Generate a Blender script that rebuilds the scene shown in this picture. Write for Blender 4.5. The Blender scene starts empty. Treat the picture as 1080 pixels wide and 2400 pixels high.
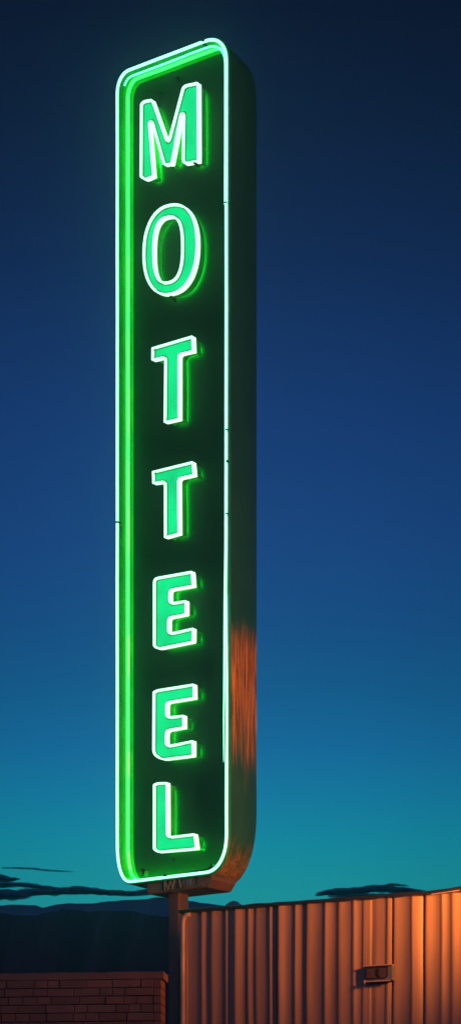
import bpy, bmesh, math, random
from mathutils import Vector, Matrix, noise
random.seed(11)
S = bpy.context.scene
COL = S.collection
R = math.radians
F = 5500.0                      # focal length in photo pixels
CX, HY, EYE = 540.0, 2960.0, 1.6  # principal column, horizon row, eye height

# ------------------------------------------------------------------ helpers
def link(o, parent=None):
    COL.objects.link(o)
    if parent: o.parent = parent
    return o
def empty(name, loc=(0,0,0), rz=0.0):
    o = bpy.data.objects.new(name, None); o.location = loc; o.rotation_euler = (0,0,rz)
    o.empty_display_size = .2
    return link(o)
def tag(o, label=None, cat=None, group=None, kind=None):
    if label: o['label'] = label
    if cat: o['category'] = cat
    if group: o['group'] = group
    if kind: o['kind'] = kind
    return o
class MB:
    """collects raw geometry and links it as one mesh object"""
    def __init__(s): s.v = []; s.f = []; s.sm = []
    def add(s, vs, fs, smooth=False):
        b = len(s.v); s.v += [tuple(p) for p in vs]
        for f in fs: s.f.append(tuple(i+b for i in f)); s.sm.append(smooth)
    def box(s, x0,x1,y0,y1,z0,z1, M=None):
        p = [Vector((x,y,z)) for x in (x0,x1) for y in (y0,y1) for z in (z0,z1)]
        if M is not None: p = [M @ q for q in p]
        s.add(p, [(0,1,3,2),(4,6,7,5),(0,4,5,1),(2,3,7,6),(0,2,6,4),(1,5,7,3)])
    def bar(s, a, b, w, d, up=(0,1,0)):
        a=Vector(a); b=Vector(b); t=(b-a).normalized(); u=Vector(up)
        n=t.cross(u).normalized(); u=n.cross(t).normalized()
        p=[q+n*i*w/2+u*j*d/2 for q in (a,b) for i in (-1,1) for j in (-1,1)]
        s.add(p, [(0,1,3,2),(4,6,7,5),(0,4,5,1),(2,3,7,6),(0,2,6,4),(1,5,7,3)])
    def tube(s, pts, r, seg=10, closed=False, ry=None, cap=True):
        pts=[Vector(p) for p in pts]; n=len(pts); rings=[]
        ref=None
        for i,p in enumerate(pts):
            if closed: t=(pts[(i+1)%n]-pts[i-1])
            else: t=pts[min(i+1,n-1)]-pts[max(i-1,0)]
            t.normalize()
            if ref is None:
                ref=Vector((0,1,0)) if abs(t.y)<.9 else Vector((1,0,0))
            nn=(ref-t*ref.dot(t)).normalized(); ref=nn
            bb=t.cross(nn)
            rr=r[i] if isinstance(r,(list,tuple)) else r
            r2=ry if ry else rr
            rings.append([p+nn*math.cos(2*math.pi*k/seg)*r2+bb*math.sin(2*math.pi*k/seg)*rr for k in range(seg)])
        vs=[q for g in rings for q in g]; fs=[]
        m=n if closed else n-1
        for i in range(m):
            j=(i+1)%n
            for k in range(seg):
                l=(k+1)%seg
                fs.append((i*seg+k,i*seg+l,j*seg+l,j*seg+k))
        s.add(vs,fs,True)
        if not closed and cap:
            b=len(s.v)-len(vs)
            s.f.append(tuple(b+k for k in range(seg))); s.sm.append(False)
            s.f.append(tuple(b+(n-1)*seg+k for k in reversed(range(seg)))); s.sm.append(False)
    def loft(s, loops, smooth=False, capa=False, capb=False):
        n=len(loops[0]); vs=[p for l in loops for p in l]; fs=[]
        for i in range(len(loops)-1):
            for k in range(n):
                l=(k+1)%n
                fs.append((i*n+k,i*n+l,(i+1)*n+l,(i+1)*n+k))
        if capa: fs.append(tuple(reversed(range(n))))
        if capb: fs.append(tuple((len(loops)-1)*n+k for k in range(n)))
        s.add(vs,fs,smooth)
    def blob(s, c, rx, ry, rz, seed=0, nu=14, nv=8, amp=.25):
        vs=[]; fs=[]
        for j in range(nv+1):
            th=math.pi*j/nv
            for i in range(nu):
                ph=2*math.pi*i/nu
                d=Vector((math.sin(th)*math.cos(ph),math.sin(th)*math.sin(ph),math.cos(th)))
                k=1+amp*noise.noise(d*1.7+Vector((seed*3.1,seed*1.7,seed)))
                vs.append((c[0]+d.x*rx*k,c[1]+d.y*ry*k,c[2]+d.z*rz*k))
        for j in range(nv):
            for i in range(nu):
                l=(i+1)%nu
                fs.append((j*nu+i,(j+1)*nu+i,(j+1)*nu+l,j*nu+l))
        s.add(vs,fs,True)
    def build(s, name, mat, parent=None, bevel=0, fix=True):
        me=bpy.data.meshes.new(name); me.from_pydata(s.v,[],s.f)
        me.polygons.foreach_set('use_smooth', s.sm)
        bm=bmesh.new(); bm.from_mesh(me)
        bmesh.ops.remove_doubles(bm, verts=bm.verts, dist=1e-6)
        if fix: bmesh.ops.recalc_face_normals(bm, faces=bm.faces)
        bm.to_mesh(me); bm.free()
        o=bpy.data.objects.new(name, me); me.materials.append(mat)
        link(o,parent)
        if bevel:
            b=o.modifiers.new('edge_bevel','BEVEL'); b.width=bevel; b.segments=2; b.limit_method='ANGLE'; b.angle_limit=R(40)
        return o

# ------------------------------------------------------------------ materials
def mat(name):
    m=bpy.data.materials.new(name); m.use_nodes=True
    return m, m.node_tree.nodes, m.node_tree.links, m.node_tree.nodes['Principled BSDF']
def noise_tex(N,L,scale,detail=6,rough=.6,vec=None,stretch=None):
    t=N.new('ShaderNodeTexNoise'); t.inputs['Scale'].default_value=scale; t.inputs['Detail'].default_value=detail; t.inputs['Roughness'].default_value=rough
    tc=N.new('ShaderNodeTexCoord'); src=tc.outputs['Object']
    if stretch:
        mp=N.new('ShaderNodeMapping'); mp.inputs['Scale'].default_value=stretch
        L.new(src,mp.inputs['Vector']); src=mp.outputs['Vector']
    L.new(src,t.inputs['Vector'])
    return t
def ramp(N,L,src,stops):
    r=N.new('ShaderNodeValToRGB'); e=r.color_ramp.elements
    while len(e)<len(stops): e.new(.5)
    for i,(p,c) in enumerate(stops):
        e[i].position=p; e[i].color=(*c,1) if len(c)==3 else c
    L.new(src,r.inputs['Fac']); return r
def mix(N,L,fac,a,b,mode='MIX'):
    m=N.new('ShaderNodeMix'); m.data_type='RGBA'; m.blend_type=mode
    for sock,val in ((m.inputs[0],fac),(m.inputs[6],a),(m.inputs[7],b)):
        if hasattr(val,'is_linked'): L.new(val,sock)
        else: sock.default_value = val if not isinstance(val,tuple) else (*val,1)
    return m.outputs[2]
def math_n(N,L,op,a,b=None,clamp=False):
    m=N.new('ShaderNodeMath'); m.operation=op; m.use_clamp=clamp
    for i,v in enumerate((a,b)):
        if v is None: continue
        if hasattr(v,'is_linked'): L.new(v,m.inputs[i])
        else: m.inputs[i].default_value=v
    return m.outputs[0]
def bump(N,L,bsdf,h,strength=.3,dist=.01):
    b=N.new('ShaderNodeBump'); b.inputs['Strength'].default_value=strength; b.inputs['Distance'].default_value=dist
    L.new(h,b.inputs['Height']); L.new(b.outputs['Normal'],bsdf.inputs['Normal'])
def worn(name,c1,c2,scale=6,rough=.5,metal=0,stretch=None,bmp=.15,bdist=.004,spec=.5,lo=.35,hi=.65):
    m,N,L,b=mat(name)
    n=noise_tex(N,L,scale,8,.65,stretch=stretch)
    L.new(ramp(N,L,n.outputs['Fac'],[(lo,c1),(hi,c2)]).outputs['Color'],b.inputs['Base Color'])
    b.inputs['Roughness'].default_value=rough; b.inputs['Metallic'].default_value=metal
    b.inputs['Specular IOR Level'].default_value=spec
    n2=noise_tex(N,L,scale*5,6,.6,stretch=stretch); bump(N,L,b,n2.outputs['Fac'],bmp,bdist)
    return m
def neon(name,rgb,strength):
    m,N,L,b=mat(name)
    b.inputs['Base Color'].default_value=(.6,.75,.7,1); b.inputs['Roughness'].default_value=.15
    b.inputs['Emission Color'].default_value=(*rgb,1); b.inputs['Emission Strength'].default_value=strength
    return m

# cabinet paint: old green enamel, rusted through in a band part way down and along the bottom
def cabinet_paint():
    m,N,L,b=mat('weathered_green_enamel')
    tc=N.new('ShaderNodeTexCoord'); sp=N.new('ShaderNodeSeparateXYZ'); L.new(tc.outputs['Object'],sp.inputs[0])
    z=sp.outputs['Z']
    streak=noise_tex(N,L,1,7,.62,stretch=(38,38,1.1))
    fine=noise_tex(N,L,1,5,.6,stretch=(90,90,3.0))
    blot=noise_tex(N,L,2.3,6,.6)
    def band(z0,z1,z2,z3):
        a=N.new('ShaderNodeMapRange'); a.interpolation_type='SMOOTHSTEP'; L.new(z,a.inputs[0]); a.inputs[1].default_value=z0; a.inputs[2].default_value=z1
        c=N.new('ShaderNodeMapRange'); c.interpolation_type='SMOOTHSTEP'; L.new(z,c.inputs[0]); c.inputs[1].default_value=z3; c.inputs[2].default_value=z2
        return math_n(N,L,'MULTIPLY',a.outputs[0],c.outputs[0])
    b1=band(5.0,6.4,6.6,7.35)
    b2=band(4.2,4.5,4.85,5.5)
    edge_glint=N.new('ShaderNodeMapRange'); L.new(sp.outputs['Y'],edge_glint.inputs[0]); edge_glint.inputs[1].default_value=.385; edge_glint.inputs[2].default_value=.402
    b1=math_n(N,L,'ADD',b1,math_n(N,L,'MULTIPLY',math_n(N,L,'MULTIPLY',edge_glint.outputs[0],.6),band(4.6,5.2,6.8,7.2)))  # highlight along the back edge painted in with the rust colours
    w=math_n(N,L,'MAXIMUM',b1,math_n(N,L,'MULTIPLY',b2,.75))
    s=math_n(N,L,'ADD',streak.outputs['Fac'],math_n(N,L,'MULTIPLY',blot.outputs['Fac'],.45))
    s=math_n(N,L,'ADD',s,math_n(N,L,'MULTIPLY',w,1.0))
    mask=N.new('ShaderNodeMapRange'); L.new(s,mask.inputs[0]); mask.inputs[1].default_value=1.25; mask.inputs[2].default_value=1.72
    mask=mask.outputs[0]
    paint=ramp(N,L,blot.outputs['Fac'],[(.3,(.010,.105,.008)),(.7,(.020,.145,.012))]).outputs['Color']
    paint=mix(N,L,math_n(N,L,'MULTIPLY',band(3.5,4.4,5.6,7.8),.08),paint,(.085,.070,.028))
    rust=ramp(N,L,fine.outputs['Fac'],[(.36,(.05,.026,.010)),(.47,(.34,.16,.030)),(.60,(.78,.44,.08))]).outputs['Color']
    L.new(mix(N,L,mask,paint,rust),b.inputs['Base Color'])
    L.new(ramp(N,L,mask,[(0,(.42,)*3),(1,(.8,)*3)]).outputs['Color'],b.inputs['Roughness'])
    bump(N,L,b,fine.outputs['Fac'],.25,.004)
    return m
M={}
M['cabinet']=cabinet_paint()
M['liner']=worn('green_enamel_liner',(.010,.36,.025),(.022,.46,.04),5,.32,bmp=.08)
M['rim']=worn('pale_green_enamel_rim',(.015,.30,.13),(.03,.42,.20),7,.35,bmp=.08)
M['panel']=worn('dark_green_panel_enamel',(.002,.044,.014),(.004,.062,.019),3,.55,bmp=.06,spec=.15)
M['letter_side']=worn('green_enamel_letter_side',(.010,.34,.03),(.022,.46,.045),7,.3,bmp=.08)
def face_mat():
    m,N,L,b=mat('emerald_letter_face')
    n=noise_tex(N,L,5,6,.6)
    L.new(ramp(N,L,n.outputs['Fac'],[(.35,(.004,.20,.15)),(.65,(.008,.30,.20))]).outputs['Color'],b.inputs['Base Color'])
    b.inputs['Roughness'].default_value=.3
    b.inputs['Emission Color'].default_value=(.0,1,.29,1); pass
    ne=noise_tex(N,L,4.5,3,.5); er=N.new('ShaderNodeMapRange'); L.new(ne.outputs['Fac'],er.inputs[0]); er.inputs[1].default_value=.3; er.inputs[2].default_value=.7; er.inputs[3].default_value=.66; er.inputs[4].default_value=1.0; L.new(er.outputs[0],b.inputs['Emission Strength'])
    return m
M['face']=face_mat()
M['neon']=neon('lit_neon_glass',(.80,1.6,1.12),1.0)
M['neon_rear']=neon('lit_rear_neon_glass',(.70,1.05,.84),1.0)
M['neon_border']=neon('lit_border_neon_glass',(.62,2.0,1.3),1.0)
M['neon_pale']=neon('lit_cyan_neon_glass',(.24,1.7,1.3),1.0)
M['neon_halo_fill']=neon('added_green_halo_glass',(.12,34.0,1.8),1.0)
M['neon_foot_fill']=neon('added_strong_green_glass',(.15,26.0,1.2),1.0)
M['neon_green_fill']=neon('added_green_neon_glass',(.06,3.4,.22),1.0)
M['black']=worn('black_rubber_and_tar',(.006,.006,.007),(.014,.013,.013),14,.6,bmp=.3)
M['bracket']=worn('brown_steel_bracket',(.10,.06,.042),(.17,.10,.065),8,.55)
M['brace']=worn('light_brown_brace_steel',(.20,.15,.13),(.28,.21,.18),9,.5)
M['post']=worn('brown_steel_post',(.10,.07,.065),(.16,.11,.095),3,.5,stretch=(6,6,.8))
M['sheet']=worn('faded_corrugated_sheet',(.25,.185,.16),(.37,.275,.23),1.6,.5,stretch=(3,3,.35),bmp=.12)
M['sheet_return']=M['sheet']
M['pale_steel']=worn('pale_galvanised_steel',(.30,.25,.25),(.42,.36,.36),9,.4)
M['boxblue']=worn('blue_grey_box_steel',(.10,.12,.19),(.14,.16,.25),9,.4)
M['boxbrown']=worn('brown_box_door',(.055,.045,.05),(.08,.06,.065),9,.5)
M['brick']=None

# ------------------------------------------------------------------ camera
cam=bpy.data.cameras.new('camera'); co=bpy.data.objects.new('camera',cam); link(co)
co.location=(0,0,EYE); co.rotation_euler=(R(90),0,0)
cam.sensor_fit='VERTICAL'; cam.sensor_height=36; cam.lens=36*F/2400
cam.shift_y=(HY-1200)/2400; cam.clip_start=.1; cam.clip_end=60000
S.camera=co

def at(px,py,Y):
    return Vector(((px-CX)/F*Y, Y, EYE+(HY-py)/F*Y))

# ------------------------------------------------------------------ sign frame
ca,sa=.809,.588
W,D=1.203,.405
BASE=Vector((-.011-ca*W,19.5+sa*W,0))
RZ=-math.atan2(sa,ca)
XA=Vector((ca,-sa,0)); YA=Vector((sa,ca,0))
def un(px,py,depth=0.0):
    """photo pixel -> (x,z) on the plane of the sign face, `depth` behind its rim"""
    d=Vector(((px-CX)/F,1,(HY-py)/F)); o=Vector((0,0,EYE))
    s=(depth-(o-BASE).dot(YA))/d.dot(YA)
    p=o+d*s-BASE
    return (p.dot(XA), p.z)

Z0,Z1=4.845,11.845
def rrect(inset,radii,y,x0=0,x1=W,z0=Z0,z1=Z1,n=14,p=2.25):
    """rounded rectangle, counter-clockwise seen from the front; radii TL,TR,BR,BL"""
    x0+=inset;x1-=inset;z0+=inset;z1-=inset
    out=[]
    cs=[(x0,z1,1,-1,radii[0],90,180),(x0,z0,1,1,radii[3],180,270),(x1,z0,-1,1,radii[2],270,360),(x1,z1,-1,-1,radii[1],0,90)]
    for (cx,cz,sx,sz,rd,a0,a1) in cs:
        rx,rz=rd if isinstance(rd,tuple) else (rd,rd)
        rx=max(rx-inset,.02); rz=max(rz-inset,.02)
        ox,oz=cx+sx*rx,cz+sz*rz
        for i in range(n+1):
            a=R(a0+(a1-a0)*i/n); c,s_=math.cos(a),math.sin(a)
            out.append(Vector((ox+math.copysign(abs(c)**(2/p),c)*rx,y,oz+math.copysign(abs(s_)**(2/p),s_)*rz)))
    return out
FR=((.16,.20),(.25,.26),(.24,.33),(.17,.36))
BR=((.2,.25),(.32,.46),(.34,.62),(.3,.5))

sign=empty('neon_sign',BASE,RZ)
tag(sign,'tall green vertical neon sign spelling MOTTEEL on a narrow brown steel post','neon sign')

m=MB()
back=rrect(0,BR,D,z0=Z0-.045)
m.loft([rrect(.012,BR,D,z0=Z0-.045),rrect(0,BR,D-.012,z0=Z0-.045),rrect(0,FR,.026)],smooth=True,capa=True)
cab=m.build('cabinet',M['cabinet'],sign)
m=MB()
m.loft([rrect(0,FR,.026),rrect(-.002,FR,.022),rrect(-.002,FR,.008),rrect(.003,FR,.001),rrect(.010,FR,0),rrect(.028,FR,0),rrect(.032,FR,.004),rrect(.032,FR,.016)],smooth=True)
m.build('rim',M['rim'],sign)
FD=.165
m=MB()
loops=[rrect(.032,FR,.016),rrect(.034,FR,.06),rrect(.038,FR,FD-.024)]
for k in range(1,7):
    a=R(90*k/6); loops.append(rrect(.038+.024*(1-math.cos(a)),FR,FD-.024+.024*math.sin(a)))
m.loft(loops,smooth=True)
m.build('recess_liner',M['liner'],sign)
m=MB(); lp=rrect(.062,FR,FD); m.add(lp,[tuple(range(len(lp)))]); m.build('face_panel',M['panel'],sign)

# ------------------------------------------------------------------ letters
def fillet(poly,r,n=5):
    out=[]; k=len(poly)
    for i in range(k):
        p0,p1,p2=Vector(poly[i-1]),Vector(poly[i]),Vector(poly[(i+1)%k])
        rr=r[i] if isinstance(r,(list,tuple)) else r
        a=p0-p1; b=p2-p1; la,lb=a.length,b.length; a.normalize(); b.normalize()
        d=min(rr,la*.45,lb*.45)
        A=p1+a*d; B=p1+b*d
        for j in range(n+1):
            t=j/n; out.append(A*(1-t)**2+p1*2*t*(1-t)+B*t*t)
    return out
def area(p): return sum(p[i-1][0]*p[i][1]-p[i][0]*p[i-1][1] for i in range(len(p)))/2
def offset(poly,d):
    """inward offset of a counter-clockwise polygon"""
    k=len(poly); out=[]
    for i in range(k):
        p0,p1,p2=poly[i-1],poly[i],poly[(i+1)%k]
        e1=(p1-p0); e2=(p2-p1)
        if e1.length<1e-9 or e2.length<1e-9: out.append(p1); continue
        e1.normalize(); e2.normalize()
        n1=Vector((-e1.y,e1.x)); n2=Vector((-e2.y,e2.x))
        nn=n1+n2
        if nn.length<1e-6: out.append(p1+n1*d); continue
        nn.normalize(); c=max(nn.dot(n1),.45)
        out.append(p1+nn*(d/c))
    return out
def resample(poly,step):
    out=[]
    k=len(poly)
    for i in range(k):
        a,b=poly[i],poly[(i+1)%k]; n=max(1,int((b-a).length/step))
        for j in range(n): out.append(a.lerp(b,j/n))
    return out
def fill2d(mb,outer,holes,y):
    from mathutils.geometry import tessellate_polygon
    polys=[[Vector((p.x,y,p.y)) for p in outer]]+[[Vector((p.x,y,p.y)) for p in h] for h in holes]
    flat=[q for pl in polys for q in pl]
    mb.add(flat,[tuple(t) for t in tessellate_polygon(polys)])
def loop3(p,y): return [Vector((q.x,y,q.y)) for q in p]

def letter(kind,outer,holes,label,radii=.02):
    o=[Vector(p) for p in outer]
    if area(o)<0: o=list(reversed(o)); radii=list(reversed(radii)) if isinstance(radii,list) else radii
    raw=o
    if radii: o=fillet(o,radii)
    hs=[]
    for h in holes:
        h=[Vector(p) for p in h]
        if area(h)>0: h=list(reversed(h))
        hs.append(h)
    body=MB(); FRONT=.010; BACK=.141
    for q in [o]+hs:
        q0=offset(q,.029); q1=offset(q,.0325); q2=offset(q,.035)
        body.loft([loop3(q0,BACK),loop3(q0,FRONT+.003),loop3(q1,FRONT),loop3(q2,FRONT),loop3(q2,FRONT+.020)])
    part=body.build('channel_letter',M['letter_side'],sign); part['label']=label
    f=MB(); fill2d(f,offset(o,.0345),[offset(h,.0345) for h in hs],FRONT+.012); f.build('letter_face',M['face'],part)
    for dep,r in ((.000,.0074),(.023,.0074),(.046,.0074)):
        t=MB()
        for q in [o]+hs:
            c=offset(q,.0155)
            t.tube(loop3(c,dep),r,8,True)
        tb=t.build('neon_tube',M['neon'] if dep==0 else M['neon_rear'],part)
    t=MB()
    hp=offset(raw,.053)
    if radii: hp=fillet(hp,.008,3)
    t.tube(loop3(hp,.155),.0055,8,True)
    t.build('added_halo_tube',M['neon_halo_fill'],part)  # unseen tube added behind each letter to throw a green halo
    return part,o,hs

def cp(ox,oy,s,pts): return [un(ox+x/s,oy+y/s) for x,y in pts]
Mx=cp(240,60,2.7,[(232,966),(235,492),(262,466),(318,456),(412,722),(500,388),(524,366),(610,348),(612,866),(560,874),(512,884),(498,856),(503,560),(442,884),(380,890),(302,612),(330,958),(268,984)])
letter('M',Mx,[],'letter M outlined in white neon at the top of the sign',.02)
def ell(cx,cy,hw,hh,sl,n=44,p=2.3,ox=240,oy=440,s=2.7):
    out=[]
    for i in range(n):
        a=2*math.pi*i/n; c,q=math.cos(a),math.sin(a)
        x=math.copysign(abs(c)**(2/p),c)*hw; y=math.copysign(abs(q)**(2/p),q)*hh
        out.append(un(ox+(cx+x)/s,oy+(cy+y+sl*x)/s))
    return out
letter('O',ell(427,388,177,293,-.2,p=2.25),[ell(412,390,82,196,-.16,p=2.7)],'oval letter O outlined in white neon, second from the top',0)
T1=cp(240,760,2.7,[(306,238),(307,142),(575,62),(580,178),(490,198),(490,608),(384,632),(388,218)])
letter('T',T1,[],'upper letter T of the two, outlined in white neon',.016)
T2=cp(240,760,2.7,[(312,1018),(310,924),(576,858),(586,962),(487,984),(490,1332),(386,1362),(386,1006)])
letter('T',T2,[],'lower letter T of the two, outlined in white neon',.016)
E1=cp(240,1300,2.7,[(316,590),(316,140),(572,94),(580,206),(432,232),(432,296),(534,280),(534,386),(424,408),(424,488),(580,454),(578,560),(350,606)])
letter('E',E1,[],'upper letter E of the two, outlined in white neon',[.05,.06,.02,.015,.015,.015,.015,.015,.015,.015,.015,.02,.05])
E2=cp(240,1300,2.7,[(312,1272),(314,862),(345,846),(584,808),(586,916),(412,944),(412,1018),(520,1006),(520,1102),(410,1122),(410,1200),(578,1166),(578,1282),(372,1308)])
letter('E',E2,[],'lower letter E of the two, outlined in white neon',[.06,.03,.03,.02,.015,.015,.015,.015,.015,.015,.015,.015,.02,.05])
L1=cp(240,1760,2.7,[(316,630),(316,206),(346,192),(414,190),(416,534),(588,514),(602,628),(346,650)])
letter('L',L1,[],'letter L outlined in white neon at the foot of the sign',.02)

# ------------------------------------------------------------------ border tubes
TY=-.010
ring=rrect(.022,FR,TY)                      # order TL, BL, BR, TR (each n+1 points)
n1=15
TLc,BLc,BRc,TRc=ring[:n1],ring[n1:2*n1],ring[2*n1:3*n1],ring[3*n1:]
xr=BRc[-1].x
def zpx(y,x=.0): return un(535,y)[1]
def seg(a,b,k): return [a.lerp(b,i/k) for i in range(1,k)]
za,zb=zpx(1785),zpx(1395)
start=[Vector((xr-.028,TY,za)),Vector((xr-.026,TY,za+.35)),Vector((xr-.012,TY,zb-.1)),Vector((xr-.004,TY,zb+.4))]
end=[Vector((xr,TY,za-.4)),Vector((xr+.002,TY,za)),Vector((xr+.010,TY-.006,za+.7)),Vector((xr+.013,TY-.01,zb))]
path=start+seg(start[-1],TRc[0],6)+TRc+seg(TRc[-1],TLc[0],5)+TLc+seg(TLc[-1],BLc[0],14)+BLc+seg(BLc[-1],BRc[0],5)+BRc+seg(BRc[-1],end[0],5)+end
def wob(p,k): return Vector((p.x+.0035*noise.noise(Vector((p.z*1.3,k,0))),p.y,p.z+.003*noise.noise(Vector((p.x*3,k,5)))))
m=MB(); rr=[.0125]*len(path); ns,ne=len(start),len(end)
rr[0]=.002; rr[1]=.006; rr[-1]=.003; rr[-2]=.008
m.tube([wob(p,1) for p in path],rr,10); m.build('border_tube',M['neon_border'],sign)
ring2=rrect(.060,FR,.026); T2a,T2d=ring2[:n1],ring2[3*n1:]
zs=zpx(475)
p2=[Vector((T2d[0].x+.014,.006,zs)),Vector((T2d[0].x+.012,.008,zs+.5))]+T2d+seg(T2d[-1],T2a[0],5)+T2a[:10]
m=MB(); m.tube([wob(p,2) for p in p2],.0085,10); m.build('border_tube',M['neon_pale'],sign)['label']='pale cyan inner tube along the top'
rg=rrect(.046,FR,.108); gTL,gBL,gBR,gTR=rg[:n1],rg[n1:2*n1],rg[2*n1:3*n1],rg[3*n1:]
p3=gTR[8:]+seg(gTR[-1],gTL[0],5)+gTL+seg(gTL[-1],gBL[0],20)+gBL[:11]
m=MB(); m.tube([wob(p,4) for p in p3],.014,8); m.build('border_tube',M['neon_green_fill'],sign)['label']='green tube added inside the recess to stand for its lit cove, behind the white border tube'  # added tube standing for the brightly lit edge of the liner
rb=rrect(.044,FR,.122); bBL,bBR,bTR=rb[n1:2*n1],rb[2*n1:3*n1],rb[3*n1:]
m=MB(); m.tube([wob(p,4) for p in bBL[10:]+seg(bBL[-1],bBR[0],6)+bBR[:10]],.013,8); m.build('border_tube',M['neon_foot_fill'],sign)['label']='hidden green tube added behind the bottom rim to light the recess panel'  # unseen tube added to brighten the bottom of the panel
m=MB(); m.tube([wob(p,4) for p in bBR[11:]+seg(bBR[-1],bTR[0],14)+bTR[:6]],.012,8); m.build('border_tube',M['neon_green_fill'],sign)  # unseen tube added behind the right rim to brighten the panel
# electrode caps, clips and little wires
def clip(x,z,y=.0,s=1.0,rot=0):
    k=MB(); Mt=Matrix.Translation((x,y,z))@Matrix.Rotation(rot,4,'Y')
    k.box(-.018*s,.018*s,-.024,.03,-.010*s,.010*s,Mt)
    k.box(-.006*s,.006*s,.0,.06,-.03*s,.006*s,Mt)
    return k.build('tube_clip',M['black'],sign,bevel=.003)
for px,py,dp,s_,rt in ((479,97,.0,1.0,.4),(531,476,-.004,.6,0),(533,1008,-.004,.5,0),(534,1082,-.004,.5,1.5),(533,1205,-.004,.45,0),
                       (338,2042,.03,1.5,.5),(390,2052,-.005,1.0,0),(498,2032,.03,1.4,1.5),(277,1225,.0,.8,0),(281,922,.03,.7,.4),(279,1545,.03,.6,.3),(280,1640,.04,.7,1.2)):
    x,z=un(px,py,dp); clip(x,z,dp,s_,rt)
for px,py,dp,s_ in ((416,184,.155,1.1),(376,221,.155,.9),(430,468,.155,1.0),(403,697,.02,.9),(406,2014,.155,.9),(348,2005,.155,1.1),(398,386,.04,1.0),(460,189,-.005,.8),(459,384,-.005,.8)):
    x,z=un(px,py,dp); clip(x,z,dp,s_*.75,random.uniform(-.6,.6))
# wiring tray with lattice along the bottom of the recess
a=un(428,2049,.02); b=un(500,2036,.02)
m=MB(); m.bar((a[0],.02,a[1]),(b[0],.02,b[1]),.018,.02)
for i in range(9):
    t=i/9; x=a[0]+(b[0]-a[0])*t; z=a[1]+(b[1]-a[1])*t
    m.bar((x,.012,z-.012),(x+.03,.012,z+.016),.005,.006)
m.build('wiring_tray',M['black'],sign)
for (pa,pb) in (((277,1218),(279,1300)),((284,1235),(283,1262))):
    a=un(*pa,.03); b=un(*pb,.03); m=MB(); m.tube([(a[0],.03,a[1]),(b[0],.03,b[1])],.006,6); m.build('lead_wire',M['black'],sign)

# ------------------------------------------------------------------ mounting box and post
dz=.03
xa,zt=un(345,2062,dz); xb,_=un(497,2062,dz); zb_=un(345,2096,dz)[1]
m=MB()
def prism(mb,prof,y0,y1):
    n=len(prof)
    mb.add([(x,y0,z) for x,z in prof]+[(x,y1,z) for x,z in prof],
           [tuple(range(n)),tuple(reversed(range(n,2*n)))]+[(i,i+n,(i+1)%n+n,(i+1)%n) for i in range(n)])
prism(m,[(xa,zb_),(xb-.05,zb_),(xb,zb_+.06),(xb,Z0+.03),(xa,Z0+.03)],dz,D-.04)
mb_=m.build('mounting_box',M['bracket'],sign,bevel=.006)
def q(px,py,d=dz): return un(px,py,d)
def slot(poly,name,mt,y0,y1):
    k=MB(); prism(k,[q(*p) for p in poly],y0,y1); return k.build(name,mt,mb_)
slot([(380,2087),(380,2066),(384,2065),(384,2086)],'slot',M['black'],dz-.003,dz+.01)
slot([(388,2087),(388,2065),(410,2062),(410,2084)],'slot',M['black'],dz-.003,dz+.01)
slot([(415,2083),(415,2062),(421,2061),(421,2082)],'slot',M['black'],dz-.003,dz+.01)
slot([(423,2081),(423,2061),(427,2060),(427,2080)],'slot',M['black'],dz-.003,dz+.01)
slot([(438,2078),(438,2061),(448,2059),(448,2076)],'cover_plate',M['boxblue'],dz-.006,dz+.01)
slot([(458,2074),(458,2056),(463,2055),(463,2073)],'slot',M['black'],dz-.003,dz+.01)
k=MB()
for pa,pb in (((389,2066),(396,2085)),((396,2085),(401,2064)),((401,2064),(406,2084)),((406,2084),(411,2062)),((388,2066),(388,2087)),((421,2060),(426,2080))):
    A=q(*pa);B=q(*pb); k.bar((A[0],dz-.010,A[1]),(B[0],dz-.010,B[1]),.010,.010)
k.build('lattice_brace',M['brace'],mb_)
k=MB(); A=q(434,2080);B=q(478,2075); k.bar((A[0],dz-.008,A[1]),(B[0],dz-.008,B[1]),.016,.016); k.build('ledge',M['bracket'],mb_)
pd=.12
x0,_=un(395,2150,pd); x1,_=un(418.5,2150,pd)
# depth of the post so its far right edge shows at px 442
dd=pd
while un(442,2150,dd)[0]>x1 and dd<.6: dd+=.002
m=MB(); m.box(x0,x1,pd,dd,-.3,zb_+.01); post=m.build('post',M['post'],sign,bevel=.008)
print('post',x0,x1,pd,dd)

# ------------------------------------------------------------------ corrugated metal building
BA=Vector((-.366,18.8,0)); tx,ty=.900,-.436
bang=math.atan2(ty,tx)
bld=empty('metal_building',BA,bang)
tag(bld,'low building of rust brown corrugated metal sheet under a black roof edge','metal building')
TX=Vector((math.cos(bang),math.sin(bang),0)); TN=Vector((-TX.y,TX.x,0))
def bt(px,py=2120,dep=0):
    d=Vector(((px-CX)/F,1,(HY-py)/F)); o=Vector((0,0,EYE))
    s=(dep-(o-BA).dot(TN))/d.dot(TN); p=o+d*s-BA
    return p.dot(TX),p.z
HW=bt(440,2137)[1]; HW2=bt(1080,2088)[1]; print('wall top',HW,HW2)
ribs=[440,497,552,600,654,720,795,851,879,923,998,1060]
rt=[bt(p)[0] for p in ribs]; 
while rt[-1]<7.4: rt.append(rt[-1]+random.uniform(.15,.23))
prof=[(0.0,0.0)]
seam={4,9,10}
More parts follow.
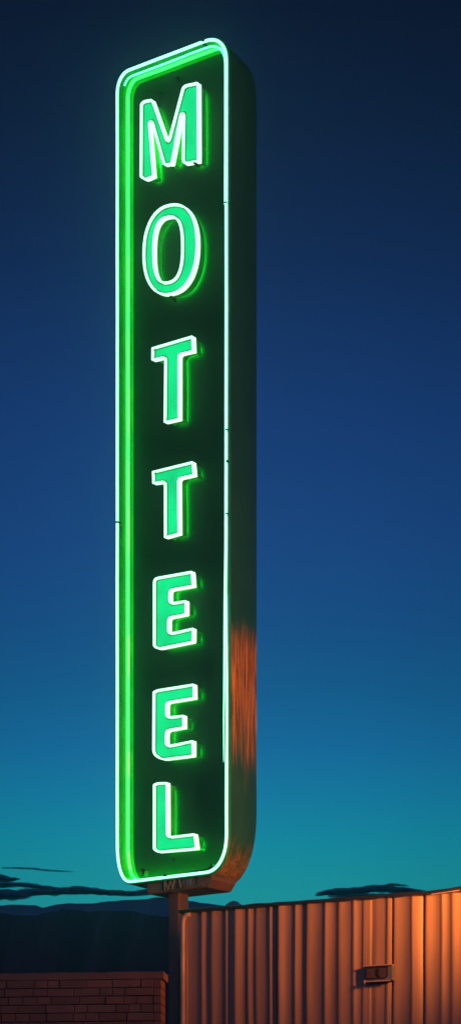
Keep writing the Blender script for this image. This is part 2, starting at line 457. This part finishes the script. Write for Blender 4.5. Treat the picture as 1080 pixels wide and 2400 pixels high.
for i,t in enumerate(rt):
    h=random.choice((.007,.010,.013,.017,.023))
    if i in seam or (i>11 and i%3==0):
        prof+=[(t-.024,0),(t-.022,.014),(t-.019,.014),(t-.017,0)]
    lf=random.choice((.014,.038,.052,.03,.045))
    prof+=[(t-lf,.0),(t-lf*.45,-h*.5),(t,-h*.93),(t+.006,-h),(t+.016,-h*.96),(t+.030,-h*.72),(t+.048,-h*.36),(t+.062,-.004)]
    nx=rt[i+1] if i+1<len(rt) else t+.2
    gap=nx-t
    mid=t+.062+(gap-.10)*.45
    if gap>.14: prof+=[(mid,0),(mid+.010,-.009),(mid+.026,-.009),(mid+.038,0)]
prof=[p for p in prof if p[0]<=7.5]; prof.append((7.5,0))
fixed=[prof[0]]
for p in prof[1:]:
    fixed.append((max(p[0],fixed[-1][0]+.001),p[1]))
prof=fixed
def htop(t): return HW+(HW2-HW)*min(max(t/2.35,-.2),3)
NZ=26
vs=[];fs=[]
for (t,y) in prof:
    for j in range(NZ+1):
        zf=j/NZ; z=zf*(htop(t)-.006)
        w=.007*noise.noise(Vector((t*2.1,z*.9,3)))+.003*noise.noise(Vector((t*6,z*2.3,9)))
        yy=y+.014*noise.noise(Vector((t*1.2,z*.7,1)))+.004*noise.noise(Vector((t*7,z*1.6,4)))
        vs.append((t+w if 0<t<7.5 else t,yy,z))
k=NZ+1
for i in range(len(prof)-1):
    for j in range(NZ): fs.append((i*k+j,(i+1)*k+j,(i+1)*k+j+1,i*k+j+1))
m=MB(); m.add(vs,fs,True); sheet=m.build('corrugated_sheet',M['sheet'],bld,fix=False)
m=MB(); 
m.box(-.012,.03,-.012,.06,0,HW-.01); m.build('corner_trim',M['sheet'],bld,bevel=.006)
# side wall going back, rear and far walls, roof
m=MB()
vs=[];fs=[];n=60
for i in range(n+1):
    y=.06+6*i/n; x=.02*(1 if i%4<2 else 0)
    vs+=[(x,y,0),(x,y,HW-.02)]
for i in range(n): fs.append((2*i,2*i+1,2*i+3,2*i+2))
m.add(vs,fs); m.build('side_wall',M['sheet'],bld)
m=MB(); m.box(.03,7.5,6.0,6.06,0,HW); m.build('rear_wall',M['sheet'],bld)
m=MB(); m.box(7.46,7.5,.06,5.99,0,HW); m.build('end_wall',M['sheet'],bld)
m=MB(); m.add([(0,.06,HW-.03),(7.5,.06,htop(7.5)-.03),(7.5,6.06,HW-.03),(0,6.06,HW-.03)],[(0,1,2,3)]); m.build('roof',M['black'],bld)
# tarred roof edge, lumpy
vs=[];fs=[];n=170
for i in range(n+1):
    t=-.03+7.53*i/n; h=htop(t)
    top=.014+.014*abs(noise.noise(Vector((t*4,0,7))))+.020*max(0,noise.noise(Vector((t*1.9,4,2))))
    bot=-.012+.008*noise.noise(Vector((t*9,2,1)))
    yo=-.048+.004*noise.noise(Vector((t*5,3,1)))
    vs+=[(t,yo,h+bot),(t,yo-.004,h+top*.6),(t,yo+.02,h+top),(t,.10,h+top),(t,.10,h+bot)]
for i in range(n):
    for c in range(5): fs.append((i*5+c,(i+1)*5+c,(i+1)*5+(c+1)%5,i*5+(c+1)%5))
fs+=[(0,1,2,3,4),tuple(n*5+c for c in (4,3,2,1,0))]
m=MB(); m.add(vs,fs,False); m.build('roof_edge',M['black'],bld)
a=bt(1010,2096,-.06); b=bt(1075,2088,-.06)
m=MB(); m.bar((a[0],-.058,a[1]),(b[0],-.058,b[1]+.004),.007,.01); m.build('roof_edge_strip',M['pale_steel'],bld)
# drainpipe at the corner
px_=bt(424,2200,-.06)[0]
m=MB(); zt_=bt(424,2144,-.06)[1]
m.tube([(px_,-.03,-.0),(px_,-.03,zt_-.12),(px_+.002,-.03,zt_-.05),(px_+.008,-.026,zt_-.02),(px_+.028,-.018,zt_+.004),(px_+.06,-.01,zt_+.010)],.021,12)
m.build('drainpipe',M['pale_steel'],bld)
# rib cover strips beside the box
ubx0,ubz1=bt(851,2266,-.07); ubx1,ubz0=bt(917,2297,-.07)
ub=empty('wall_box',BA+TX*((ubx0+ubx1)/2)-TN*.032+Vector((0,0,ubz0)),bang)
DO=.024
tag(ub,'small blue grey steel box with a brown door fixed to the corrugated wall','box')
w=(ubx1-ubx0)/2; h=ubz1-ubz0
m=MB(); m.box(-w,w,-.020,.06,0,h); m.build('body',M['boxblue'],ub,bevel=.005)
m=MB(); prism(m,[(-w+.02,.022),(w-.06,.022),(w-.05,.026),(w-.042,.036),(w-.042,h-.012),(-w+.02,h-.012)],-.027,-.017); door=m.build('door',M['boxbrown'],ub)
m=MB()
dp=[(-w+.02,.022),(w-.06,.022),(w-.048,.028),(w-.042,.038),(w-.042,h-.012),(-w+.02,h-.012)]
for i in range(len(dp)):
    A=dp[i];B=dp[(i+1)%len(dp)]; m.bar((A[0],-.026,A[1]),(B[0],-.026,B[1]),.006,.006)
m.build('door_gasket',M['black'],door)
m=MB(); prism(m,[(-.012,h-.02),(.012,h-.02),(.004,h*.55),(.006,h*.4),(.016,.030),(.0,.034),(-.012,h*.42)],-.033,-.025); m.build('handle',M['black'],door)
m=MB(); m.box(-w-.003,w+.001,-.036,.06,h,h+.009); m.build('lid',M['pale_steel'],ub,bevel=.002)
m=MB(); m.box(-w,w-.02,-.034,-.022,-.006,.004); m.build('bottom_flange',M['pale_steel'],ub,bevel=.002)
m=MB(); m.tube([(-w+.006,-.032,.012),(-w+.006,-.034,-.02)],.006,8); m.build('latch',M['pale_steel'],ub)

# ------------------------------------------------------------------ brick wall
def brick_mat():
    m,N,L,b=mat('dusty_red_brick')
    g=N.new('ShaderNodeNewGeometry')
    n=noise_tex(N,L,7,8,.65)
    per=ramp(N,L,g.outputs['Random Per Island'],[(0,(.28,.135,.085)),(.5,(.34,.165,.10)),(1,(.40,.20,.125))]).outputs['Color']
    v=ramp(N,L,n.outputs['Fac'],[(.3,(.72,.72,.74)),(.7,(1.1,1.08,1.05))]).outputs['Color']
    L.new(mix(N,L,1.0,per,v,'MULTIPLY'),b.inputs['Base Color'])
    b.inputs['Roughness'].default_value=.85; n2=noise_tex(N,L,60,6,.6); bump(N,L,b,n2.outputs['Fac'],.35,.004)
    return m
M['brick']=brick_mat(); M['mortar']=worn('dark_mortar',(.10,.055,.038),(.16,.085,.055),20,.9)
M['coping']=worn('brick_coping',(.27,.135,.09),(.35,.175,.115),9,.85,bmp=.4)
bx,by=.995,-.1
BY=17.3
BW=at(377,2280,BY); BW.z=0
bw=empty('brick_wall',BW,math.atan2(by,bx))
tag(bw,'low reddish brown brick wall left of the sign post, with an uneven coping','brick wall')
BH=EYE+(HY-2277)/F*BY
m=MB(); m.box(-5,-.006,.012,.24,0,BH-.05); m.build('mortar_core',M['mortar'],bw)
m=MB(); z=BH-.054; rh=.062
nrow=0
while z>.0:
    x=-.055; hgt=rh*random.uniform(.94,1.04)
    while x>-5:
        wd=random.choice((.093,.093,.106,.197,.212,.13,.095))
        yo=random.uniform(-.002,.003); tl=random.uniform(-.0022,.0022)
        g=.0030
        x0_,x1_,z0_,z1_=max(x-wd,-5)+g,x-g,z-hgt+g,z-g
        bv=.003
        vs=[(x0_+bv,yo,z0_+bv),(x1_-bv,yo,z0_+bv+tl),(x1_-bv,yo,z1_-bv+tl),(x0_+bv,yo,z1_-bv),
            (x0_,yo+bv,z0_),(x1_,yo+bv,z0_+tl),(x1_,yo+bv,z1_+tl),(x0_,yo+bv,z1_),
            (x0_,.02,z0_),(x1_,.02,z0_+tl),(x1_,.02,z1_+tl),(x0_,.02,z1_)]
        m.add(vs,[(0,1,2,3),(4,5,1,0),(5,6,2,1),(6,7,3,2),(7,4,0,3),(8,9,5,4),(9,10,6,5),(10,11,7,6),(11,8,4,7)])
        x-=wd
    # end bricks wrap the corner
    m.box(-.051,0,.0,.25,z-hgt+.003,z-.003)
    z-=hgt; nrow+=1
m.build('brickwork',M['brick'],bw)
vs=[];fs=[];n=90
for i in range(n+1):
    x=-5+5.02*i/n
    a=.008*noise.noise(Vector((x*3,1,1)))+.004*noise.noise(Vector((x*11,1,4))); c=.004*noise.noise(Vector((x*5,7,1)))
    vs+=[(x,-.003+c*.5,BH-.052),(x,-.004+c*.5,BH-.010+a),(x,-.006,BH+a),(x,.26,BH+a),(x,.26,BH-.052)]
for i in range(n):
    for c in range(5): fs.append((i*5+c,(i+1)*5+c,(i+1)*5+(c+1)%5,i*5+(c+1)%5))
fs+=[(0,1,2,3,4),tuple(n*5+c for c in (4,3,2,1,0))]
m=MB(); m.add(vs,fs); m.build('coping',M['coping'],bw)

# ------------------------------------------------------------------ ground, hills
M['ground']=worn('dry_dirt_and_asphalt',(.035,.033,.032),(.06,.055,.05),.8,.9)
m=MB(); m.add([(-40000,-2000,0),(40000,-2000,0),(40000,40000,0),(-40000,40000,0)],[(0,1,2,3)]); tag(m.build('ground',M['ground']),kind='structure')
def hills(name,Y,pts,depth,m_,rough,seed):
    xs=[p[0] for p in pts]; 
    def prof_(px):
        for i in range(len(pts)-1):
            if pts[i][0]<=px<=pts[i+1][0]:
                t=(px-pts[i][0])/(pts[i+1][0]-pts[i][0]); t=t*t*(3-2*t)
                return pts[i][1]*(1-t)+pts[i+1][1]*t
        return pts[-1][1]
    px0,px1=xs[0],xs[-1]; n=260; rows=[(-1,0),(-.75,.22),(-.5,.45),(-.25,.72),(-.1,.9),(0,1),(.15,.85),(.5,.5),(1,0)]
    vs=[];fs=[]
    for i in range(n+1):
        px=px0+(px1-px0)*i/n; c=at(px,prof_(px)+rough*noise.noise(Vector((px*.06,seed,0)))+rough*.5*noise.noise(Vector((px*.21,seed,3))),Y)
        for (dy,hz) in rows:
            e=0 if hz in (0,1) else .10*noise.noise(Vector((px*.02,dy*3,seed+5)))
            vs.append((c.x,Y+dy*depth,(c.z+2)*max(hz+e,0)-2))
    k=len(rows)
    for i in range(n):
        for j in range(k-1): fs.append((i*k+j,(i+1)*k+j,(i+1)*k+j+1,i*k+j+1))
    b=MB(); b.add(vs,fs,True); return tag(b.build(name,m_),kind='structure')
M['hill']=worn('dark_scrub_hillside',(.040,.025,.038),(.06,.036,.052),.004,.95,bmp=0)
M['farhill']=worn('haze_blue_far_hillside',(.08,.17,.34),(.10,.20,.38),.002,.95,bmp=0)  # blue of distance haze put into the hillside's base colour
hills('near_hills',3000,[(-1500,2200),(-600,2160),(-200,2150),(-60,2138),(0,2140),(50,2146),(82,2147),(112,2139),(147,2131),(187,2133),(213,2138),(231,2134),(307,2135),(356,2145),(395,2148),(470,2152),(600,2160),(900,2155),(1300,2165),(2500,2220)],900,M['hill'],1.6,2)
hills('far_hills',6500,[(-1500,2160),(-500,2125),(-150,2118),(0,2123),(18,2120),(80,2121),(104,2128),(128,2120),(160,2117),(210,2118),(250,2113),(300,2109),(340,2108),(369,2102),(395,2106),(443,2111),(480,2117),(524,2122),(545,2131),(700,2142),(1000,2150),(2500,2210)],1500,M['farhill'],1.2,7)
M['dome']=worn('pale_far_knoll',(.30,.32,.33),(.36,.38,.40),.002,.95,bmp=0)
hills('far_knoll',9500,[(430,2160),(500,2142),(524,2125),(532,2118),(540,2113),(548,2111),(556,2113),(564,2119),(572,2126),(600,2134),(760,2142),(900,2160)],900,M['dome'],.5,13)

# ------------------------------------------------------------------ clouds
def cloud_mat(name,c,alpha):
    m,N,L,b=mat(name)
    b.inputs['Base Color'].default_value=(*c,1); b.inputs['Roughness'].default_value=1; b.inputs['Specular IOR Level'].default_value=0
    if alpha<1:
        lw=N.new('ShaderNodeLayerWeight'); lw.inputs[0].default_value=.35
        r=ramp(N,L,lw.outputs['Facing'],[(0,(alpha,)*3),(.35,(alpha*.8,)*3),(.8,(0,)*3)])
        L.new(r.outputs['Color'],b.inputs['Alpha'])
    return m
M['cloud']=cloud_mat('dark_cloud',(.075,.16,.28),.85)
M['wisp']=cloud_mat('thin_cloud',(.13,.28,.34),.6)
def cloud(name,spine,Y,mt,label,seed,dens=5.0,parts=None):
    rnd=random.Random(seed); b=MB()
    for i in range(len(spine)-1):
        (xa,ya,ha),(xb,yb,hb)=spine[i],spine[i+1]
        L_=abs(xb-xa); n=max(2,int(L_/dens))
        for j in range(n):
            t=(j+rnd.random()*.6)/n; px=xa+(xb-xa)*t; h=ha+(hb-ha)*t
            c=at(px,ya+(yb-ya)*t+rnd.uniform(-.18,.18)*h,Y+rnd.uniform(-1,1)*60); s=Y/F
            hh=h*rnd.uniform(.7,1.1)
            b.blob(c,(dens*1.5+h*1.3)*s*rnd.uniform(.7,1.3),(h*2+10)*s,hh*s,rnd.randint(0,999),nu=18,nv=9,amp=.22)
    return tag(b.build(name,mt),label,'cloud','dark evening clouds')
cloud('cloud',[(-260,2098,13),(-60,2096,13),(0,2096,13),(50,2096,12),(75,2092,9),(110,2091,8),(150,2089,8.5),(190,2086,10),(220,2089,7),(260,2093,6.5),(310,2095,6.5),(345,2091,7),(375,2088,6),(415,2090,3)],8200,M['cloud'],'long dark cloud bank low in the sky left of the sign post',3,dens=7)
cloud('cloud',[(-200,2038,16),(-60,2050,13),(0,2056,9),(20,2061,5),(34,2060,3),(44,2060,1)],8600,M['cloud'],'dark ragged cloud at the left edge above the long cloud bank',5,dens=6)
cloud('cloud',[(-80,2072,9),(0,2074,8),(40,2073,6),(70,2076,6),(100,2080,5),(140,2084,4)],9000,M['wisp'],'thin translucent cloud between the left edge cloud and the long bank',8,dens=7)
cloud('cloud',[(8,2034,.7),(40,2034.5,1.3),(80,2036,1.6),(110,2040,1.4),(168,2043,.6)],8800,M['wisp'],'hair thin cloud streak alone in the teal sky at left',9,dens=4)
cloud('cloud',[(744,2097,3),(770,2092,6),(800,2090,8),(840,2087,8),(870,2083,9),(905,2083,9),(940,2086,7),(965,2088,5),(990,2089,2)],8400,M['cloud'],'dark lens shaped cloud just above the corrugated wall',12,dens=6)
cloud('cloud',[(780,2100,4),(830,2099,5),(880,2098,5),(950,2096,4)],8900,M['wisp'],'faint cloud veil under the lens shaped cloud at right',14,dens=8)
cloud('cloud',[(896,2077,1.5),(915,2073,2.5),(940,2075,2.2),(952,2077,1)],8500,M['cloud'],'small sliver of cloud above the lens shaped cloud at right',15,dens=5)

# ------------------------------------------------------------------ floodlight outside the right edge of the view, aimed up at the sign
LP=Vector((2.52,16.3,4.35)); AIM=Vector((.1,19.7,7.1))
flood=empty('floodlight',(LP.x+.12,LP.y-.25,0),0); tag(flood,'orange floodlight on a steel post aimed up at the side of the neon sign','floodlight')
QL=(AIM-LP).to_track_quat('-Z','Y'); rel=LP-flood.location
m=MB(); m.tube([(0,0,-.2),(0,0,3.95),(0,0,4.05)],.045,12); m.build('post',M['pale_steel'],flood)
T4=Matrix.Translation(rel)@QL.to_matrix().to_4x4()
def ringz(r,z,n=20): return [T4@Vector((math.cos(2*math.pi*k/n)*r,math.sin(2*math.pi*k/n)*r,z)) for k in range(n)]
m=MB(); m.loft([ringz(.05,.24),ringz(.11,.20),ringz(.17,.05),ringz(.18,-.02),ringz(.172,-.02),ringz(.16,.05),ringz(.10,.19),ringz(.04,.21)],smooth=True,capa=True,capb=True); m.build('housing',M['black'],flood)
m=MB(); m.tube([Vector((0,0,4.03)),T4@Vector((0,0,.23))],.022,8); m.build('bracket',M['pale_steel'],flood)
m=MB(); m.blob(T4@Vector((0,0,.10)),.05,.05,.05,1,amp=0); m.build('bulb',neon('lit_sodium_bulb',(1,.38,.06),6),flood)
ld=bpy.data.lights.new('sodium_light','SPOT'); ld.energy=800; ld.color=(1,.25,.034); ld.spot_size=R(144); ld.spot_blend=1; ld.shadow_soft_size=.17
lo=bpy.data.objects.new('sodium_light',ld); link(lo); lo.location=LP+(AIM-LP).normalized()*.05; lo.rotation_euler=QL.to_euler()

# ------------------------------------------------------------------ world
w=bpy.data.worlds.new('World'); S.world=w; w.use_nodes=True
N=w.node_tree.nodes; L=w.node_tree.links
bg=N['Background']; out=N['World Output']
tc=N.new('ShaderNodeTexCoord'); sp=N.new('ShaderNodeSeparateXYZ'); L.new(tc.outputs['Generated'],sp.inputs[0])
def lin(h):
    c=[int(h[i:i+2],16)/255 for i in (1,3,5)]
    return tuple(x/12.92 if x<=.04045 else ((x+.055)/1.055)**2.4 for x in c)
def zy(y):
    t=(HY-y)/F; return t/math.sqrt(1+t*t)
SKY=[(2400,'#3a8f88'),(2200,'#259596'),(2090,'#1c9199'),(1980,'#15899f'),(1870,'#157a9f'),(1750,'#16699a'),(1620,'#155c8c'),(1480,'#175085'),(1300,'#194780'),(1000,'#173c73'),(600,'#122c54'),(300,'#0f233f'),(0,'#0b1a30')]
st=[(0.0,lin('#2a4a48'))]+[(zy(y),lin(c)) for y,c in SKY]+[(1.0,lin('#060d1c'))]
r=ramp(N,L,sp.outputs['Z'],st)
# dusk afterglow is a little brighter straight ahead than off to the sides
at2=math_n(N,L,'ABSOLUTE',math_n(N,L,'ADD',sp.outputs['X'],.01))
az=ramp(N,L,at2,[(0,(1.06,)*3),(.06,(1.0,)*3),(.1,(.90,)*3),(.4,(.75,)*3)])
colr=mix(N,L,1.0,r.outputs['Color'],az.outputs['Color'],'MULTIPLY')
# mauve fill arch added to the sky behind the viewer, lighting walls and hills
bk=N.new('ShaderNodeMapRange'); bk.interpolation_type='SMOOTHSTEP'; L.new(sp.outputs['Y'],bk.inputs[0]); bk.inputs[1].default_value=.35; bk.inputs[2].default_value=-.6
arch=ramp(N,L,sp.outputs['Z'],[(0,(.10,.085,.15)),(.3,(.17,.125,.23)),(.6,(.06,.06,.15)),(1,(.012,.02,.07))])
colr=mix(N,L,bk.outputs[0],colr,arch.outputs['Color'])
L.new(colr,bg.inputs['Color']); bg.inputs['Strength'].default_value=1.0
sky=N.new('ShaderNodeTexSky'); sky.sky_type='NISHITA'; sky.sun_disc=False; sky.sun_elevation=R(-4); sky.sun_rotation=R(-10)
bg2=N.new('ShaderNodeBackground'); L.new(sky.outputs[0],bg2.inputs['Color']); bg2.inputs['Strength'].default_value=.0
ad=N.new('ShaderNodeAddShader'); L.new(bg.outputs[0],ad.inputs[0]); L.new(bg2.outputs[0],ad.inputs[1]); L.new(ad.outputs[0],out.inputs['Surface'])

HAZE=.0052  # local air volume added to spread a halo round the neon
if HAZE:
    m=MB(); m.box(-30,30,-8,27.5,-1,18); hz=m.build('haze',M['black'])
    hm,N2,L2,b2=mat('neon_glow_haze'); N2.remove(b2)
    pv=N2.new('ShaderNodeVolumePrincipled'); pv.inputs['Color'].default_value=(.85,.9,.95,1); pv.inputs['Density'].default_value=HAZE; pv.inputs['Anisotropy'].default_value=.974
    L2.new(pv.outputs[0],N2['Material Output'].inputs['Volume']); hz.data.materials[0]=hm; tag(hz,kind='stuff')
S.view_settings.view_transform='Standard'; S.view_settings.look='None'; S.view_settings.gamma=1; S.view_settings.exposure=0
S.cycles.use_denoising=True
S.cycles.max_bounces=8
